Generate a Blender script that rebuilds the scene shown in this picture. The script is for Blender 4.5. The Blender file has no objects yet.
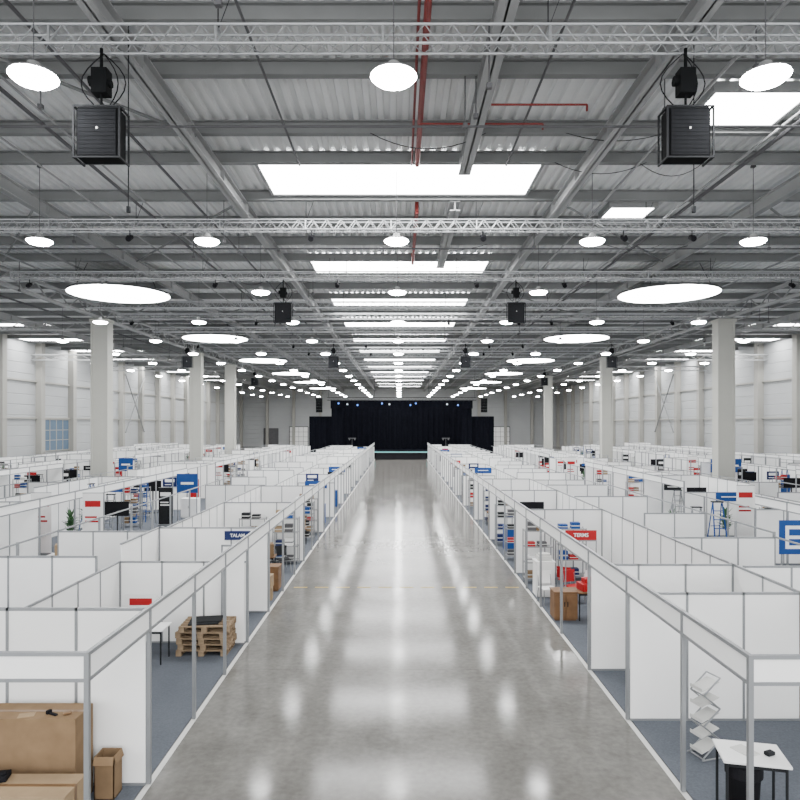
import bpy, math, random
from mathutils import Vector, Matrix
R = random.Random(7)
scene = bpy.context.scene
COL = scene.collection

# ------------------------------------------------------------------ materials
def mat(name, col, rough=0.6, metal=0.0, noise=0.0, nscale=3.0, emit=None, es=0.0, spec=0.5, bump=0.0, bscale=40):
    m = bpy.data.materials.new(name); m.use_nodes = True
    nt = m.node_tree; b = nt.nodes['Principled BSDF']
    b.inputs['Base Color'].default_value = (*col, 1)
    b.inputs['Roughness'].default_value = rough
    b.inputs['Metallic'].default_value = metal
    b.inputs['Specular IOR Level'].default_value = spec
    tc = nt.nodes.new('ShaderNodeTexCoord')
    if noise > 0:
        n = nt.nodes.new('ShaderNodeTexNoise'); n.inputs['Scale'].default_value = nscale
        n.inputs['Detail'].default_value = 4
        r = nt.nodes.new('ShaderNodeValToRGB')
        r.color_ramp.elements[0].position = 0.3; r.color_ramp.elements[1].position = 0.7
        r.color_ramp.elements[0].color = (*[c*(1-noise) for c in col], 1)
        r.color_ramp.elements[1].color = (*[min(1, c*(1+noise)) for c in col], 1)
        nt.links.new(tc.outputs['Object'], n.inputs['Vector'])
        nt.links.new(n.outputs['Fac'], r.inputs['Fac'])
        nt.links.new(r.outputs['Color'], b.inputs['Base Color'])
    if bump > 0:
        n2 = nt.nodes.new('ShaderNodeTexNoise'); n2.inputs['Scale'].default_value = bscale
        bp = nt.nodes.new('ShaderNodeBump'); bp.inputs['Strength'].default_value = bump
        nt.links.new(tc.outputs['Object'], n2.inputs['Vector'])
        nt.links.new(n2.outputs['Fac'], bp.inputs['Height'])
        nt.links.new(bp.outputs['Normal'], b.inputs['Normal'])
    if emit:
        b.inputs['Emission Color'].default_value = (*emit, 1)
        b.inputs['Emission Strength'].default_value = es
    return m

M_PANEL = mat('white_panel', (0.86, 0.86, 0.85), 0.42, noise=0.015, nscale=1.2)
M_ALU = mat('aluminium', (0.24, 0.25, 0.26), 0.42, 0.4, noise=0.05)
M_ALUD = mat('aluminium_truss', (0.36, 0.37, 0.38), 0.4, 0.5, noise=0.05)
M_STEEL = mat('painted_steel', (0.185, 0.19, 0.19), 0.6, 0.0, noise=0.08, nscale=1.0, spec=0.3)
M_STEELL = mat('painted_steel_light', (0.28, 0.285, 0.285), 0.6, 0.0, noise=0.06, nscale=1.0, spec=0.3)
M_DECK = mat('roof_deck', (0.72, 0.73, 0.73), 0.6, 0.0, noise=0.07, nscale=0.4, spec=0.3)
M_WALL = mat('cladding', (0.35, 0.36, 0.365), 0.6, noise=0.05, nscale=0.3, spec=0.3)
M_PIER = mat('pier_paint', (0.30, 0.295, 0.27), 0.6, noise=0.04, nscale=0.5, spec=0.3)
M_COLUMN = mat('column_paint', (0.40, 0.40, 0.365), 0.6, noise=0.04, nscale=0.7, spec=0.3)
M_CARPET = mat('carpet', (0.095, 0.105, 0.123), 0.95, noise=0.12, nscale=30, spec=0.1, bump=0.2, bscale=200)
M_BLACK = mat('black', (0.008, 0.008, 0.010), 0.8, noise=0.2, spec=0.12)
M_DGREY = mat('dark_grey', (0.016, 0.017, 0.019), 0.7, noise=0.15, nscale=6, spec=0.12)
M_SPK = mat('speaker_black', (0.005, 0.0055, 0.006), 0.8, noise=0.15, nscale=6, spec=0.06)
M_GRILL = mat('speaker_grille', (0.009, 0.0095, 0.011), 0.8, noise=0.15, nscale=6, spec=0.06)
M_MGREY = mat('mid_grey', (0.085, 0.085, 0.09), 0.6, noise=0.1, spec=0.2)
M_CURT = mat('stage_curtain', (0.004, 0.0045, 0.007), 0.95, noise=0.2, spec=0.03)
M_RED = mat('red_paint', (0.36, 0.010, 0.014), 0.5, noise=0.06, spec=0.2)
M_REDP = mat('red_pipe', (0.17, 0.022, 0.020), 0.5, noise=0.1, spec=0.2)
M_BLUE = mat('blue_paint', (0.010, 0.055, 0.22), 0.5, noise=0.06, spec=0.2)
M_NAVY = mat('navy', (0.010, 0.020, 0.09), 0.5, noise=0.06, spec=0.2)
M_CARD = mat('cardboard', (0.20, 0.132, 0.075), 0.85, noise=0.12, nscale=4, spec=0.1)
M_CARDL = mat('cardboard_light', (0.30, 0.215, 0.13), 0.85, noise=0.08, nscale=4, spec=0.1)
M_TAPE = mat('packing_tape', (0.15, 0.085, 0.04), 0.3, noise=0.05)
M_WOOD = mat('wood', (0.16, 0.085, 0.04), 0.6, noise=0.2, nscale=5, spec=0.25)
M_PALLET = mat('pallet_wood', (0.25, 0.18, 0.115), 0.8, noise=0.25, nscale=6, spec=0.1)
M_WHITE = mat('white_laminate', (0.82, 0.82, 0.81), 0.35, noise=0.01)
M_STRIPE = mat('floor_tape', (0.55, 0.55, 0.53), 0.6, noise=0.05)
M_YEL = mat('yellow_marking', (0.36, 0.27, 0.09), 0.9, noise=0.2, spec=0.05)
M_GREEN = mat('leaf_green', (0.03, 0.10, 0.03), 0.6, noise=0.3)
M_GLASS = mat('window_glass', (0.05, 0.08, 0.12), 0.25, noise=0.1, emit=(0.25, 0.38, 0.55), es=0.18)
M_SKY = mat('skylight_diffuser', (0.9, 0.9, 0.9), 0.5, noise=0.01, emit=(1.0, 1.0, 1.0), es=24.0)
M_DISC = mat('round_light_diffuser', (0.9, 0.9, 0.9), 0.5, noise=0.01, emit=(1.0, 1.0, 0.99), es=28.0)
M_LENS = mat('lamp_lens', (0.9, 0.9, 0.9), 0.4, noise=0.01, emit=(1.0, 1.0, 0.99), es=105.0)
M_BLED = mat('blue_led', (0.1, 0.3, 0.9), 0.4, noise=0.01, emit=(0.1, 0.25, 1.0), es=3.0)
M_WLED = mat('white_led', (0.9, 0.9, 0.9), 0.4, noise=0.01, emit=(0.6, 0.75, 1.0), es=1.5)
M_CYAN = mat('cyan_reflection', (0.1, 0.4, 0.4), 0.4, noise=0.01, emit=(0.3, 0.8, 0.8), es=0.4)  # emission paints the cyan reflections on the stage lip

def concrete():
    m = bpy.data.materials.new('polished_concrete'); m.use_nodes = True
    nt = m.node_tree; b = nt.nodes['Principled BSDF']; L = nt.links
    tc = nt.nodes.new('ShaderNodeTexCoord')
    n1 = nt.nodes.new('ShaderNodeTexNoise'); n1.inputs['Scale'].default_value = 0.8; n1.inputs['Detail'].default_value = 10; n1.inputs['Roughness'].default_value = 0.72
    n2 = nt.nodes.new('ShaderNodeTexNoise'); n2.inputs['Scale'].default_value = 9; n2.inputs['Detail'].default_value = 6
    L.new(tc.outputs['Object'], n1.inputs['Vector']); L.new(tc.outputs['Object'], n2.inputs['Vector'])
    r = nt.nodes.new('ShaderNodeValToRGB')
    r.color_ramp.elements[0].position = 0.3; r.color_ramp.elements[1].position = 0.7
    r.color_ramp.elements[0].color = (0.108, 0.104, 0.096, 1); r.color_ramp.elements[1].color = (0.168, 0.162, 0.150, 1)
    L.new(n1.outputs['Fac'], r.inputs['Fac'])
    mx = nt.nodes.new('ShaderNodeMixRGB'); mx.blend_type = 'OVERLAY'; mx.inputs['Fac'].default_value = 0.35
    L.new(r.outputs['Color'], mx.inputs['Color1']); L.new(n2.outputs['Fac'], mx.inputs['Color2'])
    sx = nt.nodes.new('ShaderNodeSeparateXYZ'); L.new(tc.outputs['Object'], sx.inputs['Vector'])
    a = nt.nodes.new('ShaderNodeMath'); a.operation = 'ADD'; a.inputs[1].default_value = 47.5; L.new(sx.outputs['Y'], a.inputs[0])
    p = nt.nodes.new('ShaderNodeMath'); p.operation = 'PINGPONG'; p.inputs[1].default_value = 3.4; L.new(a.outputs[0], p.inputs[0])
    c = nt.nodes.new('ShaderNodeMath'); c.operation = 'LESS_THAN'; c.inputs[1].default_value = 0.006; L.new(p.outputs[0], c.inputs[0])
    m2 = nt.nodes.new('ShaderNodeMixRGB'); m2.inputs['Color2'].default_value = (0.05, 0.05, 0.045, 1)
    ml = nt.nodes.new('ShaderNodeMath'); ml.operation = 'MULTIPLY'; ml.inputs[1].default_value = 0.5
    L.new(c.outputs[0], ml.inputs[0]); L.new(ml.outputs[0], m2.inputs['Fac'])
    L.new(mx.outputs['Color'], m2.inputs['Color1']); L.new(m2.outputs['Color'], b.inputs['Base Color'])
    rr = nt.nodes.new('ShaderNodeMapRange'); rr.inputs['From Min'].default_value = 0.3; rr.inputs['From Max'].default_value = 0.7
    rr.inputs['To Min'].default_value = 0.09; rr.inputs['To Max'].default_value = 0.15
    L.new(n1.outputs['Fac'], rr.inputs['Value']); L.new(rr.outputs['Result'], b.inputs['Roughness'])
    b.inputs['IOR'].default_value = 1.3
    b.inputs['Specular IOR Level'].default_value = 0.28
    bp = nt.nodes.new('ShaderNodeBump'); bp.inputs['Strength'].default_value = 0.004
    L.new(n2.outputs['Fac'], bp.inputs['Height']); L.new(bp.outputs['Normal'], b.inputs['Normal'])
    return m
M_FLOOR = concrete()

# ------------------------------------------------------------------ mesh builder
class MB:
    def __init__(s): s.v = []; s.f = []; s.m = []
    def box(s, x0, x1, y0, y1, z0, z1, mi=0):
        if x0 > x1: x0, x1 = x1, x0
        if y0 > y1: y0, y1 = y1, y0
        if z0 > z1: z0, z1 = z1, z0
        n = len(s.v)
        s.v += [(x0,y0,z0),(x1,y0,z0),(x1,y1,z0),(x0,y1,z0),(x0,y0,z1),(x1,y0,z1),(x1,y1,z1),(x0,y1,z1)]
        s.f += [(n,n+3,n+2,n+1),(n+4,n+5,n+6,n+7),(n,n+1,n+5,n+4),(n+1,n+2,n+6,n+5),(n+2,n+3,n+7,n+6),(n+3,n,n+4,n+7)]
        s.m += [mi]*6
    def tube(s, p, q, r, k=6, mi=0, r2=None, cap=True):
        p = Vector(p); q = Vector(q); d = (q-p)
        if d.length < 1e-6: return
        d.normalize(); a = d.orthogonal().normalized(); b = d.cross(a)
        if r2 is None: r2 = r
        n = len(s.v)
        for c, rad in ((p, r), (q, r2)):
            for i in range(k):
                t = 2*math.pi*i/k
                s.v.append(tuple(c + a*rad*math.cos(t) + b*rad*math.sin(t)))
        for i in range(k):
            j = (i+1) % k
            s.f.append((n+i, n+j, n+k+j, n+k+i)); s.m.append(mi)
        if cap:
            s.f.append(tuple(n+k-1-i for i in range(k))); s.m.append(mi)
            s.f.append(tuple(n+k+i for i in range(k))); s.m.append(mi)
    def path(s, pts, r, k=6, mi=0):
        for a, b in zip(pts[:-1], pts[1:]): s.tube(a, b, r, k, mi)
    def lathe(s, prof, k=24, mi=0, c=(0,0,0)):
        n = len(s.v)
        for (r, z) in prof:
            for i in range(k):
                t = 2*math.pi*i/k
                s.v.append((c[0]+r*math.cos(t), c[1]+r*math.sin(t), c[2]+z))
        for a in range(len(prof)-1):
            for i in range(k):
                j = (i+1) % k
                s.f.append((n+a*k+i, n+a*k+j, n+(a+1)*k+j, n+(a+1)*k+i)); s.m.append(mi)
        s.f.append(tuple(n+k-1-i for i in range(k))); s.m.append(mi)
        e = n+(len(prof)-1)*k
        s.f.append(tuple(e+i for i in range(k))); s.m.append(mi)
    def quad(s, a, b, c, d, mi=0):
        n = len(s.v); s.v += [a, b, c, d]; s.f.append((n, n+1, n+2, n+3)); s.m.append(mi)
    def xform(s, M, start=0):
        for i in range(start, len(s.v)): s.v[i] = tuple(M @ Vector(s.v[i]))
    def mesh(s, name, mats, smooth=False):
        me = bpy.data.meshes.new(name)
        me.from_pydata(s.v, [], s.f)
        for m in mats: me.materials.append(m)
        for p, mi in zip(me.polygons, s.m):
            p.material_index = mi; p.use_smooth = smooth
        me.update()
        return me

def ob(name, me, loc=(0,0,0), parent=None, rot=0.0):
    o = bpy.data.objects.new(name, me); o.location = loc
    o.rotation_euler = (0, 0, rot)
    if parent: o.parent = parent
    COL.objects.link(o); return o
def empty(name, loc=(0,0,0), rot=0.0):
    o = ob(name, None, loc, None, rot); o.empty_display_size = 0.2; return o
def tag(o, label, cat, group=None, kind=None):
    o['label'] = label; o['category'] = cat
    if group: o['group'] = group
    if kind: o['kind'] = kind
    return o
def clone(root, loc, rot=0.0, label=None, scale=None):
    c = root.copy(); COL.objects.link(c); c.location = loc; c.rotation_euler = (0, 0, rot)
    if scale: c.scale = scale
    if label: c['label'] = label
    def rec(src, dst):
        for ch in list(src.children):
            k = ch.copy(); COL.objects.link(k); k.parent = dst
            rec(ch, k)
    rec(root, c)
    return c
def struct(o, label, cat='building'):
    o['kind'] = 'structure'; o['label'] = label; o['category'] = cat; return o
def bevel(o, w, seg=2):
    b = o.modifiers.new('bevel', 'BEVEL'); b.width = w; b.segments = seg; b.limit_method = 'ANGLE'
def text_mesh(s, h, m):
    cu = bpy.data.curves.new('lettering', 'FONT'); cu.body = s; cu.size = h*1.35; cu.extrude = 0.003
    cu.align_x = 'CENTER'; cu.align_y = 'CENTER'; cu.resolution_u = 3; cu.offset = 0.003
    o = bpy.data.objects.new('tmp', cu); COL.objects.link(o)
    bpy.context.view_layer.update()
    me = bpy.data.meshes.new_from_object(o.evaluated_get(bpy.context.evaluated_depsgraph_get()))
    bpy.data.objects.remove(o)
    me.materials.clear(); me.materials.append(m)
    me.transform(Matrix.Rotation(math.pi/2, 4, 'X'))
    return me

# ------------------------------------------------------------------ constants
CH = 5.1; F = 660.0
XL, XR = -3.55, 3.93
HW = 36.0; Y0, Y1 = -10.0, 150.0
DECK = 13.3
GZ = 0.012

# ------------------------------------------------------------------ shell
mb = MB(); mb.box(-HW, HW, Y0, Y1, -0.3, 0)
struct(ob('floor', mb.mesh('floor', [M_FLOOR])), 'polished grey concrete hall floor with faint joints', 'floor')
mb = MB(); prof = []
x = -HW - 0.2; pitch = 0.333
while x < HW + 0.2:
    prof += [(x, 0.0), (x+0.13, 0.0), (x+0.17, 0.09), (x+0.293, 0.09)]
    x += pitch
for (px, pz) in prof:
    mb.v.append((px, Y0, DECK+pz)); mb.v.append((px, Y1+0.3, DECK+pz))
for i in range(len(prof)-1):
    mb.f.append((2*i, 2*i+1, 2*i+3, 2*i+2)); mb.m.append(0)
struct(ob('ceiling', mb.mesh('ceiling', [M_DECK])), 'corrugated grey steel roof deck', 'ceiling')
def side_wall(sg, name):
    mb = MB(); z = 0; xs = sg*HW
    rows = []
    while z < DECK+0.3:
        rows += [(xs, z), (xs, z+0.90), (xs+sg*0.03, z+0.92), (xs+sg*0.03, z+0.98)]
        z += 1.0
    for (px, pz) in rows:
        mb.v.append((px, Y0, pz)); mb.v.append((px, Y1, pz))
    for i in range(len(rows)-1):
        mb.f.append((2*i, 2*i+1, 2*i+3, 2*i+2)); mb.m.append(0)
    mb.box(xs+sg*0.06, xs+sg*0.3, Y0, Y1, 0, DECK+0.3)
    struct(ob(name, mb.mesh(name, [M_WALL])), 'white horizontally clad hall wall', 'wall')
side_wall(-1, 'wall_left'); side_wall(1, 'wall_right')
mb = MB(); rows = []; z = 0
while z < DECK+0.3:
    rows += [(Y1, z), (Y1, z+0.86), (Y1+0.05, z+0.89), (Y1+0.05, z+0.97)]; z += 1.0
for (py, pz) in rows:
    mb.v.append((-HW, py, pz)); mb.v.append((HW, py, pz))
for i in range(len(rows)-1):
    mb.f.append((2*i, 2*i+1, 2*i+3, 2*i+2)); mb.m.append(0)
mb.box(-HW, HW, Y1+0.06, Y1+0.3, 0, DECK+0.3)
struct(ob('wall_back', mb.mesh('wall_back', [M_WALL])), 'light grey clad end wall of the hall', 'wall')
mb = MB(); mb.box(-0.3, 0.3, -0.35, 0.35, 0, DECK); me = mb.mesh('wall_pier', [M_PIER])
k = 1
for sg in (-1, 1):
    y = 40.0
    while y < Y1:
        struct(ob('trim_%d' % k, me, (sg*(HW-0.3), y, 0)), 'beige painted steel wall pier', 'wall pier'); k += 1
        y += 6.4
for x in (-30, -24, -18, 18, 24, 30):
    struct(ob('trim_%d' % k, me, (x, Y1-0.35, 0)), 'beige painted steel wall pier', 'wall pier'); k += 1
for sg in (-1, 1):
    for zz in (5.6, 9.2):
        mb = MB(); mb.box(-0.1, 0.1, 36, Y1, zz, zz+0.16)
        struct(ob('trim_%d' % k, mb.mesh('girt', [M_PIER]), (sg*(HW-0.1), 0, 0)), 'horizontal wall rail', 'wall rail'); k += 1
def window(n, sg, ya, yb, za, zb):
    mb = MB(); xs = sg*(HW-0.08)
    mb.box(xs-0.02, xs+0.02, ya, yb, za, zb, 0)
    mb.box(xs-0.06, xs+0.06, ya, yb, za-0.08, za, 1); mb.box(xs-0.06, xs+0.06, ya, yb, zb, zb+0.08, 1)
    nn = 4
    for i in range(nn+1):
        yy = ya+(yb-ya)*i/nn; mb.box(xs-0.06, xs+0.06, yy-0.05, yy+0.05, za, zb, 1)
    for i in (1, 2):
        zz = za+(zb-za)*i/3; mb.box(xs-0.05, xs+0.05, ya, yb, zz-0.03, zz+0.03, 1)
    struct(ob('window_%d' % n, mb.mesh('window', [M_GLASS, M_PIER])), 'blue tinted strip window in pale frame', 'window')
window(1, -1, 66.4, 71.6, 2.4, 5.5)
def door(n, x0, x1, z1, m, lab, z0=0):
    mb = MB(); mb.box(x0, x1, Y1-0.12, Y1-0.02, z0, z1, 0)
    for xx in (x0, x1): mb.box(xx-0.08, xx+0.08, Y1-0.18, Y1, z0, z1+0.1, 1)
    mb.box(x0, x1, Y1-0.18, Y1, z1, z1+0.15, 1)
    for i in range(1, 4): mb.box(x0, x1, Y1-0.14, Y1-0.1, z0+(z1-z0)*i/4-0.03, z0+(z1-z0)*i/4+0.03, 1)
    for i in range(1, 4): mb.box(x0+(x1-x0)*i/4-.03, x0+(x1-x0)*i/4+.03, Y1-.14, Y1-.1, z0, z1, 1)
    struct(ob('door_%d' % n, mb.mesh('door', [m, M_MGREY])), lab, 'door')
door(1, -25.0, -20.8, 4.4, M_WHITE, 'white sectional roller door')
door(2, 20.8, 25.0, 4.4, M_WHITE, 'white sectional roller door')
door(3, 33.0, 34.6, 3.4, M_RED, 'red painted steel door')
door(4, -30.8, -27.6, 4.0, M_MGREY, 'grey sectional roller door')

# ------------------------------------------------------------------ columns
mb = MB()
mb.box(-0.52, 0.52, -0.08, 0.08, 0.013, 12.0)
mb.box(-0.56, -0.44, -0.42, 0.42, 0.013, 12.0); mb.box(0.44, 0.56, -0.42, 0.42, 0.013, 12.0)
mb.box(-0.46, 0.46, -0.36, 0.36, 0.013, 12.0)
mb.box(-0.62, 0.62, -0.6, 0.6, 0.013, 0.06); mb.box(-0.62, 0.62, -0.5, 0.5, 11.85, 12.05)
mc = mb.mesh('column', [M_COLUMN])
CY = (44, 64.5, 77.5)
for sg, xx in ((-1, -19.85), (1, 21.6)):
    for y in (CY if sg < 0 else (44, 69, 96)):
        o = ob('steel_column', mc, (xx, y, 0)); tag(o, 'tall pale grey painted roof column', 'column', 'hall roof columns')

# ------------------------------------------------------------------ roof steel
def ibeam_y(x, ya, yb, zb, h, w, name='roof_girder', m=M_STEELL, lab='grey painted longitudinal steel roof girder', grp='longitudinal roof girders'):
    mb = MB(); L = yb-ya
    mb.box(-w/2, w/2, 0, L, 0, 0.035); mb.box(-w/2, w/2, 0, L, h-0.035, h); mb.box(-0.02, 0.02, 0, L, 0, h)
    y = 1.5
    while y < L:
        mb.box(-w/2+0.01, w/2-0.01, y-0.012, y+0.012, 0.03, h-0.03); y += 3.2
    return tag(ob(name, mb.mesh(name, [m]), (x, ya, zb)), lab, 'roof beam', grp)
PUR = [-6.5, -3.3, 0, 3.3, 6.6, 9.8, 12.9, 14.9, 17.9, 19.9, 23.2, 26.1, 28.9, 31.8]
y = 35.1
while y < Y1:
    for dd in (0, 3.2, 6.3):
        PUR.append(y+dd)
    y += 9.6
PUR = [p for p in PUR if p < Y1-0.5]
mb = MB()
mb.box(-HW, HW, -0.11, 0.11, 0, 0.03); mb.box(-HW, HW, -0.11, 0.11, 0.32, 0.35); mb.box(-HW, HW, -0.015, 0.015, 0, 0.35)
mp = mb.mesh('roof_purlin', [M_STEEL])
for p in PUR:
    tag(ob('roof_purlin', mp, (0, p, 12.95)), 'grey steel cross purlin under the roof deck', 'roof beam', 'cross purlins')
for x in (-5.53, 5.53): ibeam_y(x, Y0, Y1, 12.5, 0.45, 0.30)
for x in (-12.6, 12.6): ibeam_y(x, Y0, Y1, 12.5, 0.45, 0.26)
for x in (-28, 28): ibeam_y(x, 30, Y1, 12.5, 0.45, 0.26)
ibeam_y(1.95, 5, 19.9, 12.6, 0.35, 0.36); ibeam_y(1.95, 23.2, 31.8, 12.6, 0.35, 0.36)
def lattice_y(L, h, bay, r):
    mb = MB()
    mb.box(-0.15, 0.15, 0, L, 0, 0.14); mb.box(-0.15, 0.15, 0, L, h-0.14, h)
    n = int(L/bay)
    for i in range(n):
        a = i*bay; b = a+bay/2; c = a+bay
        mb.tube((0, a, 0.1), (0, b, h-0.1), r, 5); mb.tube((0, b, h-0.1), (0, c, 0.1), r, 5)
    return mb.mesh('lattice_girder', [M_STEELL])
ml = lattice_y(Y1-18, 0.9, 2.4, 0.045)
for xx in (-19.85, 21.6): tag(ob('lattice_girder', ml, (xx, 18, 12.05)), 'grey lattice roof girder resting on the columns', 'roof truss', 'column line girders')
for y in CY[:3]:
    for sg, xx in ((-1, -20.5), (1, 22.25)):
        mb = MB(); w = HW-abs(xx)
        n = 8
        mb.box(0, w, -0.1, 0.1, 0.5, 0.62)
        for i in range(n):
            a = w*i/n; b = w*(i+0.5)/n; c = w*(i+1)/n
            mb.tube((a, 0, 0.05), (b, 0, 0.55), 0.035, 5); mb.tube((b, 0, 0.55), (c, 0, 0.05), 0.035, 5)
        mb.box(0, w, -0.1, 0.1, 0, 0.1)
        if sg < 0: mb.xform(Matrix.Scale(-1, 4, (1,0,0)))
        tag(ob('cross_lattice_truss', mb.mesh('cross_lattice_truss', [M_STEELL]), (xx, y, 11.3)), 'light lattice truss spanning from column to wall', 'roof truss', 'side bay lattice trusses')
for sg in (-1, 1):
    mb = MB()
    mb.tube((0, 85, 4), (0, 91.2, 11.5), 0.08, 6); mb.tube((0, 91.2, 4), (0, 85, 11.5), 0.08, 6)
    tag(ob('wall_cross_brace', mb.mesh('brace', [M_STEEL]), (sg*(HW-0.72), 0, 0)), 'grey steel X shaped wall bracing', 'bracing')

# ------------------------------------------------------------------ lighting trusses
def box_truss(L, s, bay):
    mb = MB(); h = s/2
    for a in (-h, h):
        for b in (-h, h): mb.tube((-L/2, a, b), (L/2, a, b), 0.026, 6)
    n = int(L/bay)
    for i in range(n):
        x0 = -L/2+i*bay; xm = x0+bay/2; x1 = x0+bay
        for a in (-h, h):
            mb.tube((x0, a, -h), (xm, a, h), 0.012, 4, cap=False); mb.tube((xm, a, h), (x1, a, -h), 0.012, 4, cap=False)
        mb.tube((x0, -h, -h), (xm, h, -h), 0.011, 4, cap=False); mb.tube((xm, h, -h), (x1, -h, -h), 0.011, 4, cap=False)
        if i % 6 == 0:
            mb.box(x0-0.02, x0+0.02, -h, h, -h-0.01, -h+0.03); mb.box(x0-0.02, x0+0.02, -h, h, h-0.03, h+0.01)
            mb.box(x0-0.02, x0+0.02, -h-0.01, -h+0.02, -h, h)
    x = -L/2+3
    while x < L/2:
        mb.tube((x, 0, h), (x, 0, 0.84), 0.012, 5, mi=1); mb.tube((x, -0.0, h), (x+0.25, 0, 0.84), 0.008, 4, mi=1)
        x += 6.0
    return mb.mesh('lighting_truss', [M_ALUD, M_DGREY])
TR = [12.0, 23.3, 31.2, 43.0, 56, 67.3, 82, 99, 118, 38.8, 49.0, 62.0, 75.0, 92.5]
mt = box_truss(38.4, 0.34, 0.5)
for y in TR:
    tag(ob('lighting_truss', mt, (0.9, y, 12.1)), 'aluminium box lighting truss hung across the hall', 'truss', 'lighting trusses')

# ------------------------------------------------------------------ skylights
def skylight(x, y, w, l, h=13.08):
    r = empty('roof_skylight', (x, y, h))
    mb = MB(); mb.quad((0, 0, 0), (0, l, 0), (w, l, 0), (w, 0, 0))
    mb2 = MB(); t = 0.10
    mb2.box(-t, 0, -t, l+t, -0.03, 0.21); mb2.box(w, w+t, -t, l+t, -0.03, 0.21)
    mb2.box(0, w, -t, 0, -0.03, 0.21); mb2.box(0, w, l, l+t, -0.03, 0.21)
    ob('diffuser', mb.mesh('diffuser', [M_SKY]), (0,0,0), r)
    ob('frame', mb2.mesh('frame', [M_STEELL]), (0,0,0), r)
    r.location.x = x-w/2
    return tag(r, 'glowing white rectangular skylight in grey frame', 'skylight', 'roof skylights')
ys = [20.1, 32.0]; y = 41.6
while y < 145: ys.append(y); y += 9.6
for y in ys:
    skylight(0, y, 8.7, 2.8)
    if 40 < y < 120:
        for sx in (-31.9, 31.9): skylight(sx, y, 7.4, 2.4)
skylight(8.75, 15.85, 2.3, 1.75); skylight(8.6, 24.3, 1.6, 1.2)
skylight(0, 0.4, 8.7, 2.4)
skylight(-14, 7.0, 4, 2.4); skylight(14, 7.0, 4, 2.4)

# ------------------------------------------------------------------ round large lights
mbd = MB()
n = 48; mbd.v = [(2.5*math.cos(2*math.pi*i/n), 2.5*math.sin(2*math.pi*i/n), 0) for i in range(n)]
mbd.f = [tuple(reversed(range(n)))]; mbd.m = [0]
me_disc = mbd.mesh('diffuser', [M_DISC])
mbr = MB(); mbr.lathe([(2.51, 0.0), (2.53, 0.0), (2.53, 0.10), (2.51, 0.10)], 48)
mbr.f = mbr.f[:-2]; mbr.m = mbr.m[:-2]
mbr.lathe([(2.50, 0.08), (2.50, 0.10)], 48)
me_rim = mbr.mesh('rim', [M_MGREY])
mbc = MB()
for a in range(4):
    t = math.pi/4+a*math.pi/2
    mbc.tube((2.2*math.cos(t), 2.2*math.sin(t), 0.1), (1.6*math.cos(t), 1.6*math.sin(t), 1.36), 0.015, 5)
me_cab = mbc.mesh('suspension_cable', [M_DGREY])
DY = (34.4, 52.3, 70.6, 88.7, 107, 125.5)
for y in DY:
    for x in (-14.6, 14.0):
        r = empty('round_ceiling_light', (x, y, 11.85))
        ob('diffuser', me_disc, (0,0,0), r); ob('rim', me_rim, (0,0,0), r); ob('suspension_cable', me_cab, (0,0,0), r)
        tag(r, 'very large round glowing disc light under the roof', 'ceiling light', 'large round disc lights')

# ------------------------------------------------------------------ pendant lamps
mbl = MB(); mbl.lathe([(0.38, 0.0), (0.39, -0.02), (0.31, -0.09), (0.12, -0.13)], 20)
me_lens = mbl.mesh('lens', [M_LENS], True)
mbh = MB(); mbh.lathe([(0.38, 0.002), (0.37, 0.03), (0.28, 0.08), (0.12, 0.10), (0.10, 0.22), (0.04, 0.25)], 20)
mbh.f.pop(-2); mbh.m.pop(-2)
me_house = mbh.mesh('housing', [M_STEELL], True)
mbo = MB(); mbo.tube((0,0,0.24), (0,0,2.40), 0.010, 6); mbo.box(-0.06, 0.06, -0.06, 0.06, 2.32, 2.40)
me_rod = mbo.mesh('hanging_rod', [M_MGREY])
mbx2 = MB(); mbx2.lathe([(0.41, 0.0), (0.34, -0.09), (0.12, -0.13)], 8, 0); mbx2.lathe([(0.41, 0.002), (0.30, 0.08), (0.10, 0.1), (0.10, 0.22)], 8, 1); mbx2.tube((0,0,0.2), (0,0,2.40), 0.008, 4, 1)
me_far = mbx2.mesh('pendant_lamp', [M_LENS, M_STEELL])
rows = [11.0, 20.9, 29.0, 37.5]; y = 46.0
while y < 146: rows.append(y); y += 8.4
for y in rows:
    for x in (-0.1, -6.1, 6.1, -11.4, 11.2, -17.0, 17.0, -23.5, 24.0, -29.0, 29.0):
        if abs(x)*F/y > 420: continue
        if abs(abs(x)-29) < 1 and y < 60: continue
        if y == 29.0 and abs(x) > 8: continue
        if y < 50:
            r = empty('pendant_lamp', (x, y, 10.9))
            ob('lens', me_lens, (0,0,0), r); ob('housing', me_house, (0,0,0), r); ob('hanging_rod', me_rod, (0,0,0), r)
        else:
            r = ob('pendant_lamp', me_far, (x, y, 10.9))
        tag(r, 'round high bay pendant lamp glowing white on a thin rod', 'lamp', 'high bay pendant lamps')

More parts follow.
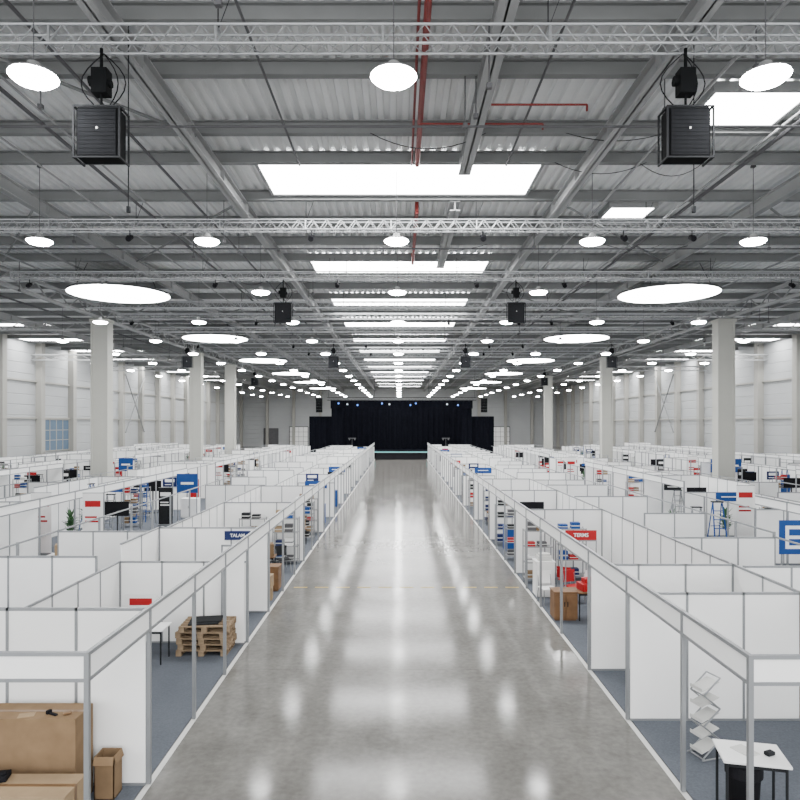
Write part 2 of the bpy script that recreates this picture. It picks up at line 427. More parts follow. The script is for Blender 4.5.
# ------------------------------------------------------------------ hanging loudspeakers
def speaker():
    r = empty('hanging_loudspeaker')
    b = MB(); b.box(-0.38, 0.38, -0.18, 0.18, -0.45, 0.45)
    o = ob('cabinet', b.mesh('cabinet', [M_SPK]), (0,0,0), r); bevel(o, 0.03)
    g = MB()
    g.box(-0.34, 0.34, -0.195, -0.182, -0.41, 0.41, 0)
    for i in range(-5, 6): g.box(-0.34, 0.34, -0.199, -0.195, i*0.073-0.004, i*0.073+0.004, 1)
    g.box(-0.015, 0.015, -0.203, -0.195, 0.05, 0.09, 2)
    ob('grille', g.mesh('grille', [M_GRILL, M_SPK, M_STRIPE]), (0,0,0), r)
    f = MB()
    for s in (-1, 1):
        f.box(s*0.41-0.015, s*0.41+0.015, -0.22, 0.22, -0.47, -0.44); f.box(s*0.41-0.015, s*0.41+0.015, -0.22, 0.22, 0.44, 0.47)
        f.box(s*0.41-0.015, s*0.41+0.015, -0.22, -0.19, -0.45, 0.45); f.box(s*0.41-0.015, s*0.41+0.015, 0.19, 0.22, -0.45, 0.45)
    f.box(-0.41, 0.41, -0.22, -0.20, 0.44, 0.47); f.box(-0.41, 0.41, -0.22, -0.20, -0.47, -0.44)
    f.box(-0.41, 0.41, -0.04, 0.04, 0.47, 0.52)
    ob('rigging_frame', f.mesh('rigging_frame', [M_DGREY]), (0,0,0), r)
    h = MB(); h.box(-0.14, 0.14, -0.12, 0.12, 0.75, 1.2); h.tube((0,0,1.2), (0,0,1.60), 0.03, 6); h.tube((0,0,0.52), (0,0,0.76), 0.022, 6)
    h.tube((-0.14, 0, 1.0), (-0.22, 0, 1.0), 0.09, 10); h.tube((0.14, 0, 0.95), (0.19, 0, 0.95), 0.07, 10)
    ob('chain_hoist', h.mesh('chain_hoist', [M_SPK]), (0,0,0), r)
    c = MB()
    for s, a in ((-1, 0.42), (1, 0.4), (1, 0.26)):
        pts = [(s*a*math.sin(t*math.pi/8), 0.1, 1.56-1.1*t/8) for t in range(9)]
        c.path(pts, 0.012, 5)
    ob('cable', c.mesh('cable', [M_BLACK]), (0,0,0), r)
    return r
sp = speaker(); sp.location = (-5.42, 12.0, 10.33)
tag(sp, 'black boxy loudspeaker hanging from a chain hoist', 'loudspeaker', 'hanging loudspeakers')
for loc in ((5.2, 12.0, 10.33), (-5.5, 31.2, 10.33), (5.5, 31.2, 10.33), (-18.0, 56, 10.33), (18.0, 56, 10.33), (-5.6, 56, 10.33), (5.6, 56, 10.33), (-18, 82, 10.33), (18, 82, 10.33)):
    clone(sp, loc)
for x in (-5.3, 5.75):
    m_ = MB(); m_.tube((0, 0, 0), (0, 0, 3.6), 0.012, 5); m_.box(-0.03, 0.03, -0.03, 0.03, -0.12, 0)
    tag(ob('hanging_hoist_chain', m_.mesh('chain', [M_DGREY]), (x, 12.9, 9.35)), 'thin hoist chain hanging down from the roof', 'chain', 'hoist chains')
s = MB(); s.tube((0,0,-0.18), (0,0,0), 0.02, 6, 0); s.tube((0, 0.12, -0.2), (0, -0.16, -0.34), 0.08, 10, 0, 0.1); s.box(-0.11, 0.11, -0.02, 0.02, -0.24, -0.17, 0)
ms = s.mesh('truss_spotlight', [M_BLACK])
for y in TR[1:5]+[62.0]:
    for x in (-17, -9.1, -2.6, 3.1, 7.9, 10.4, 18.1):
        if abs(x)*F/y < 420 and R.random() < 0.7:
            tag(ob('truss_spotlight', ms, (x+R.uniform(-.6, .6), y, 11.93)), 'small black spotlight clamped under the truss', 'spotlight', 'truss spotlights')

# ------------------------------------------------------------------ pipes, conduits, cables
def pipe(pts, r, m, name, lab, grp=None):
    o0 = Vector(pts[0]); b = MB(); b.path([tuple(Vector(p)-o0) for p in pts], r, 8)
    return tag(ob(name, b.mesh(name, [m]), tuple(o0)), lab, 'pipe', grp)
RP = 'red sprinkler pipe running along the roof'
pipe([(0.52, -8, 12.75), (0.52, 19.5, 12.75), (0.52, 19.5, 13.25)], 0.07, M_REDP, 'sprinkler_pipe', RP, 'red sprinkler pipes')
pipe([(0.62, 23.8, 13.25), (0.62, 23.8, 12.75), (0.62, 31.5, 12.75), (0.62, 31.5, 13.25)], 0.07, M_REDP, 'sprinkler_pipe', RP, 'red sprinkler pipes')
pipe([(0.36, -8, 12.8), (0.36, 19.6, 12.8)], 0.03, M_REDP, 'sprinkler_pipe', 'thin red sprinkler pipe running along the roof', 'red sprinkler pipes')
pipe([(2.15, 15.5, 12.6), (4.4, 15.5, 12.6), (4.4, 15.5, 12.45)], 0.026, M_REDP, 'sprinkler_branch', 'thin red branch pipe with sprinkler head', 'red sprinkler branches')
pipe([(0.5, 16.6, 12.65), (3.6, 16.6, 12.65), (3.6, 16.6, 12.5)], 0.024, M_REDP, 'sprinkler_branch', 'thin red branch pipe with sprinkler head', 'red sprinkler branches')
for x, r in ((-9.2, .05), (-8.9, .03), (-3.0, .03), (3.2, .03), (9.95, .04), (10.2, .06), (-15.9, .05), (-24, .06), (25, .06), (-7.2, .04), (7.1, .04), (-18, .05), (18.2, .05), (-10.8, .03)):
    if abs(x) < 4.3:
        pipe([(x, 2, 12.9-r*1.5), (x, 19.8, 12.9-r*1.5)], r, M_MGREY, 'roof_conduit', 'grey metal conduit running under the purlins', 'roof conduits')
    else:
        pipe([(x, 2, 12.9-r*1.5), (x, Y1-1, 12.9-r*1.5)], r, R.choice([M_ALU, M_STEELL, M_MGREY]), 'roof_conduit', 'grey metal conduit running under the purlins', 'roof conduits')
for i in range(80):
    y = R.choice([p for p in PUR if 16 < p < 80 and min(abs(p-t) for t in TR) > 0.5]); x0 = R.uniform(-0.5, 0.45)*y; w = R.uniform(1.5, 4); dip = R.uniform(0.15, 0.5)
    pts = [(w*t/10, 0, -dip*4*(t/10)*(1-t/10)) for t in range(11)]
    b = MB(); b.path(pts, 0.012, 4)
    if x0+w > 34 or x0 < -34 or any(x0-0.4 < g < x0+w+0.4 for g in (-19.85, 21.6)): continue
    if 19 < y < 24 and x0 < 4.5 and x0+w > -4.5: continue
    if x0+w > 11.3 and x0 < 16.7 and 30 < y: continue
    if x0+w > -17.2 and x0 < -12 and 30 < y: continue
    tag(ob('sagging_cable', b.mesh('sagging_cable', [M_DGREY]), (x0, y-0.09, 12.955)), 'thin dark cable looping below the purlins', 'cable', 'sagging roof cables')
for i in range(70):
    y = R.choice([p for p in PUR if 9 < p < 80]); x = R.uniform(-0.58, 0.58)*y
    if 11 < abs(x) < 17.5 and y > 30 or abs(x) > 34: continue
    L = R.uniform(0.5, 1.6); b = MB(); b.tube((0,0,-L), (0,0,0), 0.016, 5); b.box(-0.05, 0.05, -0.05, 0.05, -L-0.1, -L)
    if 19 < y < 24 and abs(x) < 4.6: continue
    tag(ob('drop_rod', b.mesh('drop_rod', [M_MGREY]), (x, y, 12.96)), 'thin grey rod hanging from a purlin', 'rod', 'hanging rods')
for y, z in ((16.2, 12.4), (27.3, 12.35), (40.5, 12.3), (47, 12.35), (59, 12.4), (65, 12.3)):
    pipe([(-19.5, y, z), (21.3, y, z)], 0.03, M_MGREY, 'cross_conduit', 'thin grey conduit crossing the hall', 'cross conduits')
for (xa, ya, xb, yb) in ((-5.5, 9, -12.6, 17.8), (5.5, 9, 12.6, 17.8), (-12.6, 9, -5.5, 17.8), (5.5, 23, 12.6, 31.6), (-5.5, 23, -12.6, 31.6), (12.6, 23, 21, 31.6), (-12.6, 23, -19, 31.6), (5.5, 38, 12.6, 47), (-5.5, 38, -12.6, 47), (12.6, 38, 21, 47), (-12.6, 38, -19, 47)):
    pipe([(xa, ya, 12.88), (xb, yb, 12.88)], 0.045, M_STEEL, 'roof_diagonal_brace', 'grey diagonal brace in the roof plane', 'roof diagonals')

# ------------------------------------------------------------------ carpets, floor markings
for sg, xa in ((-1, XL), (1, XR)):
    b = MB(); b.box(0, sg*(HW-0.75-abs(xa)), 0, 88.6, 0, 0.012)
    tag(ob('exhibition_carpet', b.mesh('carpet', [M_CARPET]), (xa+sg*0.06, 5.5, 0)), 'dark blue grey carpet beneath the booths', 'carpet')
    b = MB(); b.box(-0.04, 0.04, 0, 90, 0, 0.006)
    tag(ob('floor_tape_line', b.mesh('tape', [M_STRIPE]), (xa, 5, 0)), 'white tape line along the aisle edge', 'floor marking', 'aisle edge lines')
b = MB(); x = -3.3
while x < 3.4:
    b.box(x, x+0.42, -0.05, 0.05, 0, 0.003); x += 0.66
tag(ob('floor_marking', b.mesh('marking', [M_YEL]), (0, 20.6, 0)), 'faded yellow dashed line across the aisle', 'floor marking')

# ------------------------------------------------------------------ booths
def wall_x(b, x0, x1, y, H, n=None):
    n = n or max(1, round(abs(x1-x0)))
    for i in range(n):
        a = x0+(x1-x0)*i/n; c = x0+(x1-x0)*(i+1)/n
        b.box(a, c, y-0.012, y+0.012, 0.03, H-0.03, 0)
        b.box(c-0.02, c+0.02, y-0.022, y+0.022, 0.0, H, 1)
    b.box(x0, x1, y-0.022, y+0.022, H-0.04, H, 1); b.box(x0, x1, y-0.02, y+0.02, 0.0, 0.04, 1)
def wall_y(b, y0, y1, x, H, n=None):
    n = n or max(1, round(abs(y1-y0)))
    for i in range(n):
        a = y0+(y1-y0)*i/n; c = y0+(y1-y0)*(i+1)/n
        b.box(x-0.012, x+0.012, a, c, 0.03, H-0.03, 0)
        b.box(x-0.022, x+0.022, c-0.02, c+0.02, 0.0, H, 1)
    b.box(x-0.022, x+0.022, y0, y1, H-0.04, H, 1); b.box(x-0.02, x+0.02, y0, y1, 0.0, 0.04, 1)
def fascia_y(b, y0, y1):
    b.box(-0.012, 0.012, y0, y1, 2.20, 2.46, 0)
    b.box(-0.025, 0.025, y0, y1, 2.455, 2.5, 1); b.box(-0.025, 0.025, y0, y1, 2.16, 2.20, 1)
cache = {}
def booth(x, y, d, L, D, H, posts, far=False, back=True, side=True, fascia=True, sidelen=None):
    key = (d, round(L, 2), D, H, tuple(posts), far, back, side, fascia, sidelen)
    P = [M_PANEL, M_ALU]
    sl = sidelen or D-0.06
    PH = 2.5 if fascia else H+0.03
    def mk(fn):
        b = MB(); fn(b); return b
    def f_side(b): wall_x(b, d*0.03, d*sl, L-0.05, H)
    def f_back(b): wall_y(b, 0.03, L-0.06, d*(D-0.03), H)
    def f_fas(b): fascia_y(b, 0.03, L-0.03)
    def f_rail(b): b.box(-0.02, 0.02, 0.03, L-0.03, H-0.02, H+0.02, 1)
    def f_post(b): b.box(-0.028, 0.028, -0.028, 0.028, 0, PH, 0)
    if far:
        if key not in cache:
            b = MB()
            if side: f_side(b)
            if back: f_back(b)
            if fascia: f_fas(b)
            else: f_rail(b)
            for p in posts: b.box(-0.03, 0.03, p-0.03, p+0.03, 0, PH, 1)
            cache[key] = b.mesh('exhibition_booth', P)
        r = ob('exhibition_booth', cache[key], (x, y, GZ))
    else:
        if key not in cache:
            c = {}
            if side: c['side_wall'] = mk(f_side).mesh('side_wall', P)
            if back: c['back_wall'] = mk(f_back).mesh('back_wall', P)
            if fascia: c['fascia_board'] = mk(f_fas).mesh('fascia_board', P)
            else: c['top_rail'] = mk(f_rail).mesh('top_rail', P)
            c['post'] = mk(f_post).mesh('post', [M_ALU])
            cache[key] = c
        c = cache[key]
        r = empty('exhibition_booth', (x, y, GZ))
        for k2, me in c.items():
            if k2 == 'post': continue
            ob(k2, me, (0,0,0), r)
        for p in posts: ob('post', c['post'], (0, p, 0), r)
    return r
LB = 'exhibition booth of white panels in aluminium frame'
GB = 'shell scheme exhibition booths'
r = booth(XL, 7.5, -1, 1.85, 3.0, 2.5, (0,)); tag(r, 'corner booth of white panels storing cardboard boxes', 'exhibition booth', GB)
b = MB(); b.box(-0.03, -3.0, -0.012, 0.012, 2.20, 2.46, 0); b.box(-0.03, -3.0, -0.025, 0.025, 2.455, 2.5, 1); b.box(-0.03, -3.0, -0.025, 0.025, 2.16, 2.2, 1)
ob('front_fascia_board', b.mesh('fascia', [M_PANEL, M_ALU]), (0,0,0), r)
r = booth(XL, 9.35, -1, 6.05, 3.0, 1.9, (0, 2.05, 4.05)); tag(r, 'open sided white booth with pallets and a table', 'exhibition booth', GB)
b = MB(); wall_x(b, -0.04, -0.55, 5.9, 2.3)
ob('tall_panel', b.mesh('tall_panel', [M_PANEL, M_ALU]), (0,0,0), r)
r = booth(XR, 7.4, 1, 3.98, 3.0, 2.2, (0, 1.75)); tag(r, 'open sided white booth with brochure stand and table', 'exhibition booth', GB)
b = MB(); b.box(0.03, 3.0, -0.012, 0.012, 2.20, 2.46, 0); b.box(0.03, 3.0, -0.025, 0.025, 2.455, 2.5, 1); b.box(0.03, 3.0, -0.025, 0.025, 2.16, 2.2, 1)
ob('front_fascia_board', b.mesh('fascia', [M_PANEL, M_ALU]), (0,0,0), r)
r = booth(XR, 11.38, 1, 2.3, 3.0, 2.2, (0,)); tag(r, 'narrow white panel booth beside the aisle', 'exhibition booth', GB)
interiors = []
def fill(xf, ys, d, row, D=3.0, back=True, lens=(3, 4), yend=93, Hs=(2.2, 2.3, 2.5), pside=0.06, pshort=0.18, fascia=True):
    y = ys
    while y < yend-0.9:
        L = R.choice(lens)
        if y+L > yend: L = round(yend-y, 2)
        if L < 1: break
        H = R.choice(Hs)
        npost = max(1, round(L/2)); posts = tuple(round(i*L/npost, 2) for i in range(npost))
        far = y > 40
        sl = None
        if R.random() < pshort: sl = 1.97
        sd = R.random() > pside
        rr = booth(xf, y, d, L, D, H, posts, far=far, back=back, side=sd, sidelen=sl, fascia=fascia and R.random() < (1 if row == 'A' else .6))
        tag(rr, LB, 'exhibition booth', GB)
        interiors.append((xf, y, d, L, D, row)); y += L
def one(xf, y, d, L, H, side=True):
    npost = max(1, round(L/2)); posts = tuple(round(i*L/npost, 2) for i in range(npost))
    tag(booth(xf, y, d, L, 3.0, H, posts, side=side), 'long open sided white panel booth with stored items', 'exhibition booth', GB); interiors.append((xf, y, d, L, 3.0, 'X'))
one(XL, 15.4, -1, 2.5, 2.3); one(XR, 13.68, 1, 4.7, 2.2, False)
one(XL, 17.9, -1, 6.6, 2.2); one(XR, 18.38, 1, 4.1, 2.2)
one(XL, 24.5, -1, 6.5, 2.2); one(XR, 22.48, 1, 6.5, 2.2)
fill(XL, 31.0, -1, 'A', lens=(5, 6), Hs=(1.9, 2.2)); fill(XR, 28.98, 1, 'A', lens=(5, 6), Hs=(1.9, 2.2))
for sg, xi in ((-1, XL), (1, XR)):
    fill(xi+sg*6.0, 9.5, -sg, 'B', D=2.97, back=False, lens=(4, 5), Hs=(2.1, 2.2), fascia=False)
    fill(xi+sg*9.0, 18.0, sg, 'C', lens=(5, 6), Hs=(2.0, 2.2, 2.4), pside=.2)
    fill(xi+sg*15.0, 22.0, -sg, 'D', D=2.97, back=False, lens=(5, 6), Hs=(2.0, 2.2), fascia=False)
    fill(xi+sg*18.9, 32.0, sg, 'E', lens=(6, 7), Hs=(2.0, 2.2, 2.4), pside=.2)
    fill(xi+sg*24.9, 38.0, -sg, 'F', D=2.97, back=False, lens=(6, 7), fascia=False)
    fill(xi+sg*27.7, 46.0, sg, 'G', lens=(6, 7))

# ------------------------------------------------------------------ furniture kit
def carton(name, w, d, h, m=M_CARD, loc=(0,0,0), rot=0, openf=False, label='closed brown cardboard carton sealed with tape'):
    r = empty(name, loc, rot)
    b = MB(); b.box(-w/2, w/2, -d/2, d/2, 0, h-0.012)
    if openf:
        b = MB(); t = 0.012
        b.box(-w/2, w/2, -d/2, d/2, 0, t); b.box(-w/2, -w/2+t, -d/2, d/2, 0, h); b.box(w/2-t, w/2, -d/2, d/2, 0, h)
        b.box(-w/2, w/2, -d/2, -d/2+t, 0, h); b.box(-w/2, w/2, d/2-t, d/2, 0, h)
    ob('body', b.mesh('body', [m]), (0,0,0), r)
    f = MB()
    if openf:
        for s_ in (-1, 1):
            f.quad((s_*w/2, -d/2, h), (s_*w/2, d/2, h), (s_*(w/2+0.03), d/2, h-0.10), (s_*(w/2+0.03), -d/2, h-0.10))
            f.quad((-w/2, s_*d/2, h), (w/2, s_*d/2, h), (w/2, s_*(d/2+0.04), h-0.1), (-w/2, s_*(d/2+0.04), h-0.1))
    else:
        f.box(-w/2, w/2, -d/2, -0.004, h-0.012, h); f.box(-w/2, w/2, 0.004, d/2, h-0.012, h)
    ob('flap', f.mesh('flap', [m]), (0,0,0), r)
    if not openf:
        t = MB(); t.box(-w/2-0.002, w/2+0.002, -0.03, 0.03, h, h+0.002); t.box(-w/2-0.003, -w/2, -0.03, 0.03, h-0.2, h); t.box(w/2, w/2+0.003, -0.03, 0.03, h-0.2, h)
        ob('packing_tape', t.mesh('packing_tape', [M_TAPE]), (0,0,0), r)
    return tag(r, label, 'cardboard box')
def table(w=1.2, d=0.7, h=0.74, m=M_WHITE, lm=M_DGREY, label='white folding table with dark metal legs'):
    r = empty('folding_table'); b = MB(); b.box(-w/2, w/2, -d/2, d/2, h-0.035, h)
    o = ob('table_top', b.mesh('table_top', [m]), (0,0,0), r); bevel(o, 0.008)
    l = MB(); l.tube((0,0,0), (0,0,h-0.035), 0.018, 8); ml_ = l.mesh('leg', [lm])
    for sx in (-1, 1):
        for sy in (-1, 1): ob('leg', ml_, (sx*(w/2-0.05), sy*(d/2-0.05), 0), r)
    a = MB(); a.box(-w/2+.05, w/2-.05, -d/2+.04, -d/2+.06, h-.09, h-.035); a.box(-w/2+.05, w/2-.05, d/2-.06, d/2-.04, h-.09, h-.035)
    ob('apron', a.mesh('apron', [lm]), (0,0,0), r)
    return tag(r, label, 'table')
def chair(m=M_RED, label='red plastic seat chair with chrome legs'):
    r = empty('stacking_chair')
    b = MB(); b.box(-0.22, 0.22, -0.22, 0.2, 0.43, 0.46); o = ob('seat', b.mesh('seat', [m]), (0,0,0), r); bevel(o, 0.015)
    b = MB(); n = 6
    for i in range(n):
        a0 = -0.21+0.42*i/n; a1 = -0.21+0.42*(i+1)/n
        y0_ = 0.22+0.03*math.cos(math.pi*(a0)/0.42); y1_ = 0.22+0.03*math.cos(math.pi*a1/0.42)
        k0 = len(b.v)
        b.v += [(a0, y0_, .52), (a1, y1_, .52), (a1, y1_+.04, .86), (a0, y0_+.04, .86), (a0, y0_+.02, .52), (a1, y1_+.02, .52), (a1, y1_+.06, .86), (a0, y0_+.06, .86)]
        b.f += [(k0, k0+1, k0+2, k0+3), (k0+5, k0+4, k0+7, k0+6), (k0+3, k0+2, k0+6, k0+7), (k0+1, k0, k0+4, k0+5)]; b.m += [0]*4
    ob('backrest', b.mesh('backrest', [m]), (0,0,0), r)
    for sx in (-1, 1):
        b = MB(); b.tube((sx*0.19, -0.18, 0.43), (sx*0.21, -0.23, 0), 0.012, 6); ob('leg', b.mesh('leg', [M_ALU]), (0,0,0), r)
        b = MB(); b.path([(sx*0.21, 0.27, 0), (sx*0.19, 0.2, 0.45), (sx*0.19, 0.27, 0.8)], 0.012, 6); ob('leg', b.mesh('leg', [M_ALU]), (0,0,0), r)
    return tag(r, label, 'chair')
def shelf(w=0.9, d=0.38, h=1.7, n=4, m=M_ALU, sm=M_STEELL, label='open grey metal shelving rack'):
    r = empty('shelving_rack'); u = MB(); u.box(-0.015, 0.015, -0.015, 0.015, 0, h); mu = u.mesh('upright', [m])
    for sx in (-1, 1):
        for sy in (-1, 1): ob('upright', mu, (sx*(w/2), sy*(d/2), 0), r)
    s_ = MB(); s_.box(-w/2, w/2, -d/2, d/2, 0, 0.025); mm = s_.mesh('shelf', [sm])
    for i in range(n): ob('shelf', mm, (0, 0, 0.15+(h-0.2)*i/(n-1)), r)
    return tag(r, label, 'shelf')
def cabinet(w, d, h, m, label, name='wooden_cabinet'):
    r = empty(name); b = MB(); b.box(-w/2, w/2, -d/2, d/2, 0.04, h-0.03); b.box(-w/2+.03, w/2-.03, -d/2+.04, d/2-.03, 0, 0.04)
    ob('body', b.mesh('body', [m]), (0,0,0), r)
    b = MB(); b.box(-w/2-.015, w/2+.015, -d/2-.02, d/2+.01, h-0.03, h); ob('top', b.mesh('top', [m]), (0,0,0), r)
    for s_ in (-1, 1):
        b = MB(); b.box(s_*0.012, s_*(w/2-0.02), -d/2-0.018, -d/2, 0.08, h-0.06); dd = ob('door', b.mesh('door', [m]), (0,0,0), r)
        b = MB(); b.box(s_*0.03, s_*0.05, -d/2-0.035, -d/2-0.018, h*0.5, h*0.5+0.12); ob('handle', b.mesh('handle', [M_DGREY]), (0,0,0), dd)
    return tag(r, label, 'cabinet')
def ladder(m=M_ALU, h=1.8, label='aluminium folding step ladder standing open'):
    r = empty('step_ladder'); b = MB()
    for sx in (-1, 1): b.tube((sx*0.26, -0.45, 0), (sx*0.17, 0, h), 0.026, 6)
    ob('front_rails', b.mesh('front_rails', [m]), (0,0,0), r)
    b = MB()
    for sx in (-1, 1): b.tube((sx*0.25, 0.5, 0), (sx*0.16, 0.04, h-0.05), 0.02, 6)
    b.tube((-0.22, 0.38, 0.45), (0.22, 0.38, 0.45), 0.014, 6); b.tube((-0.18, 0.15, 1.3), (0.18, 0.15, 1.3), 0.014, 6)
    ob('rear_rails', b.mesh('rear_rails', [m]), (0,0,0), r)
    for i in range(1, 7):
        t = i/7; b = MB(); w = 0.26-0.09*t; b.box(-w, w, -0.45*(1-t)-0.04, -0.45*(1-t)+0.05, h*t-0.012, h*t+0.012); ob('tread', b.mesh('tread', [m]), (0,0,0), r)
    b = MB(); b.box(-0.2, 0.2, -0.08, 0.12, h-0.01, h+0.03); ob('top_cap', b.mesh('top_cap', [M_DGREY]), (0,0,0), r)
    return tag(r, label, 'ladder')
def sign(w, h, z, m, sm=M_WHITE, style='poster', label='blue sign board with white lettering on a booth wall', name='sign_board', txt=None):
    r = empty(name); b = MB(); b.box(-w/2, w/2, -0.012, 0.012, z, z+h); ob('board', b.mesh('board', [m]), (0,0,0), r)
    if txt:
        ob('lettering', text_mesh(txt, h*0.38, sm), (0, -0.016, z+h*0.5), r)
        return tag(r, label, 'sign')
    t = MB()
    if style == 'bars':
        t.box(-w*.36, -w*.28, -.018, -.012, z+h*.16, z+h*.84)
        t.box(-w*.28, w*.02, -.018, -.012, z+h*.74, z+h*.84); t.box(-w*.28, -w*.02, -.018, -.012, z+h*.45, z+h*.55); t.box(-w*.28, w*.02, -.018, -.012, z+h*.16, z+h*.26)
        t.box(w*.14, w*.38, -.018, -.012, z+h*.62, z+h*.80); t.box(w*.14, w*.38, -.018, -.012, z+h*.2, z+h*.34)
    elif style == 'poster':
        t.box(-w*0.35, w*0.35, -0.018, -0.012, z+h*0.5, z+h*0.82); t.box(-w*0.35, w*0.1, -0.018, -0.012, z+h*0.2, z+h*0.27)
    elif style == 'line':
        t.box(-w*0.3, w*0.3, -0.018, -0.012, z+h*0.44, z+h*0.56)
    ob('print', t.mesh('print', [sm]), (0,0,0), r)
    return tag(r, label, 'sign')
def pallet():
    r = empty('wooden_pallet')
    b = MB()
    for i in range(5): b.box(-0.55, 0.55, -0.4+i*0.175, -0.4+i*0.175+0.1, 0.112, 0.13)
    for x in (-0.49, 0, 0.49): b.box(x-0.06, x+0.06, -0.4, 0.4, 0.095, 0.112)
    ob('deck', b.mesh('deck', [M_PALLET]), (0,0,0), r)
    for x in (-0.49, 0, 0.49):
        for y in (-0.34, 0, 0.34):
            q = MB(); q.box(-0.06, 0.06, -0.06, 0.06, 0.018, 0.095); ob('block', q.mesh('block', [M_PALLET]), (x, y, 0), r)
        q = MB(); q.box(-0.06, 0.06, -0.4, 0.4, 0, 0.018); ob('skid', q.mesh('skid', [M_PALLET]), (x, 0, 0), r)
    return tag(r, 'rough wooden transport pallet in a stack', 'pallet', 'stacked wooden pallets')
def bin_():
    r = empty('waste_bin'); b = MB(); b.lathe([(0.16, 0), (0.20, 0.70), (0.215, 0.71), (0.215, 0.75), (0.19, 0.75), (0.18, 0.7), (0.15, 0.05)], 24)
    ob('body', b.mesh('body', [M_BLACK], True), (0,0,0), r)
    b = MB(); b.lathe([(0.205, 0.63), (0.222, 0.64), (0.222, 0.78), (0.205, 0.79)], 24); ob('bin_liner', b.mesh('bin_liner', [M_BLACK]), (0,0,0), r)
    return tag(r, 'tall black round waste bin with liner', 'waste bin')
def plant():
    r = empty('potted_plant'); b = MB(); b.lathe([(0.13, 0), (0.18, 0.32), (0.16, 0.32), (0.14, 0.28)], 14); ob('pot', b.mesh('pot', [M_WHITE]), (0,0,0), r)
    b = MB(); rr = random.Random(3)
    b.tube((0, 0, .28), (0, 0, 1.3), .02, 6)
    for i in range(90):
        a = rr.uniform(0, 6.28); e = rr.uniform(0.1, 1.3); L = rr.uniform(0.25, 0.5); zb = rr.uniform(.6, 1.3)
        dx, dy, dz = math.cos(a)*math.cos(e), math.sin(a)*math.cos(e), math.sin(e)
        px, py = -math.sin(a)*0.05, math.cos(a)*0.05
        b.quad((0, 0, zb), (dx*L*.5+px, dy*L*.5+py, zb+dz*L*.6), (dx*L, dy*L, zb+dz*L), (dx*L*.5-px, dy*L*.5-py, zb+dz*L*.6))
    ob('foliage', b.mesh('foliage', [M_GREEN]), (0,0,0), r)
    return tag(r, 'leafy green plant in a white pot', 'plant')
def monitor():
    r = empty('display_monitor_stand'); b = MB(); b.box(-0.25, 0.25, -0.2, 0.2, 0, 0.03); b.tube((0,0,0.03), (0,0,1.7), 0.03, 8); ob('stand', b.mesh('stand', [M_DGREY]), (0,0,0), r)
    b = MB(); b.box(-0.5, 0.5, -0.07, -0.03, 1.25, 1.85); ob('screen', b.mesh('screen', [M_BLACK]), (0,0,0), r)
    return tag(r, 'black flat screen on a floor stand', 'monitor')
def rollup(m, pm, label, h=2.0, w=0.8):
    r = empty('display_banner'); b = MB(); b.box(-w/2-.02, w/2+.02, -0.1, 0.1, 0, 0.08); b.tube((0, 0.03, .08), (0, 0.03, h), .012, 6)
    ob('base', b.mesh('base', [M_ALU]), (0,0,0), r)
    b = MB(); b.box(-w/2, w/2, -0.003, 0.003, 0.08, h, 0); b.box(-w/2, w/2, -.012, .012, h, h+.025, 1); ob('banner', b.mesh('banner', [m, M_ALU]), (0,0,0), r)
    b = MB(); b.box(-w*.38, w*.38, -0.007, -0.003, h*.78, h*.88); b.box(-w*.38, w*.2, -.007, -.003, h*.6, h*.63); b.box(-w*.38, w*.3, -.007, -.003, h*.53, h*.56)
    ob('print', b.mesh('print', [pm]), (0,0,0), r)
    return tag(r, label, 'banner')
def brochure():
    r = empty('brochure_stand'); n = 5; h = 0.235; a = 0.15
    for i in range(n):
        s_ = 1 if i % 2 == 0 else -1
        z0 = 0.04+h*i; z1 = z0+h
        b = MB()
        for yy in (-0.14, 0.14): b.tube((-s_*a, yy, z0), (s_*a, yy, z1), 0.012, 6)
        b.tube((s_*a, -0.14, z1), (s_*a, 0.14, z1), 0.011, 6)
        ob('folding_arm', b.mesh('folding_arm', [M_ALU]), (0,0,0), r)
        # flat sloping tray spanning the fold, with raised lip
        t = MB(); xa_, xb_ = -.17, .15
        za, zb = z0+.06, z0+.17
        p = [(xa_, -.125, za), (xb_, -.125, zb), (xb_, .125, zb), (xa_, .125, za)]
        q = [(v[0], v[1], v[2]-.008) for v in p]
        t.quad(*p); t.quad(*q[::-1])
        for j in range(4): t.quad(p[j], q[j], q[(j+1) % 4], p[(j+1) % 4])
        t.box(xa_-.006, xa_+.002, -.125, .125, za-.01, za+.04)
        t.box(xa_+.03, xa_+.2, -.10, .10, za+.01, za+.012)
        ob('tray', t.mesh('tray', [M_STRIPE]), (0,0,0), r)
    b = MB(); b.tube((-0.2, -.16, .012), (.2, -.16, .012), .012, 6); b.tube((-0.2, .16, .012), (.2, .16, .012), .012, 6); b.tube((-.15, -.16, .012), (-.15, .16, .012), .012, 6)
    for yy in (-.14, .14): b.tube((-.15, yy, .01), (-.15, yy, .045), .01, 6)
    ob('foot', b.mesh('foot', [M_ALU]), (0,0,0), r)
    return tag(r, 'zigzag folding metal brochure stand with pale trays', 'brochure stand')

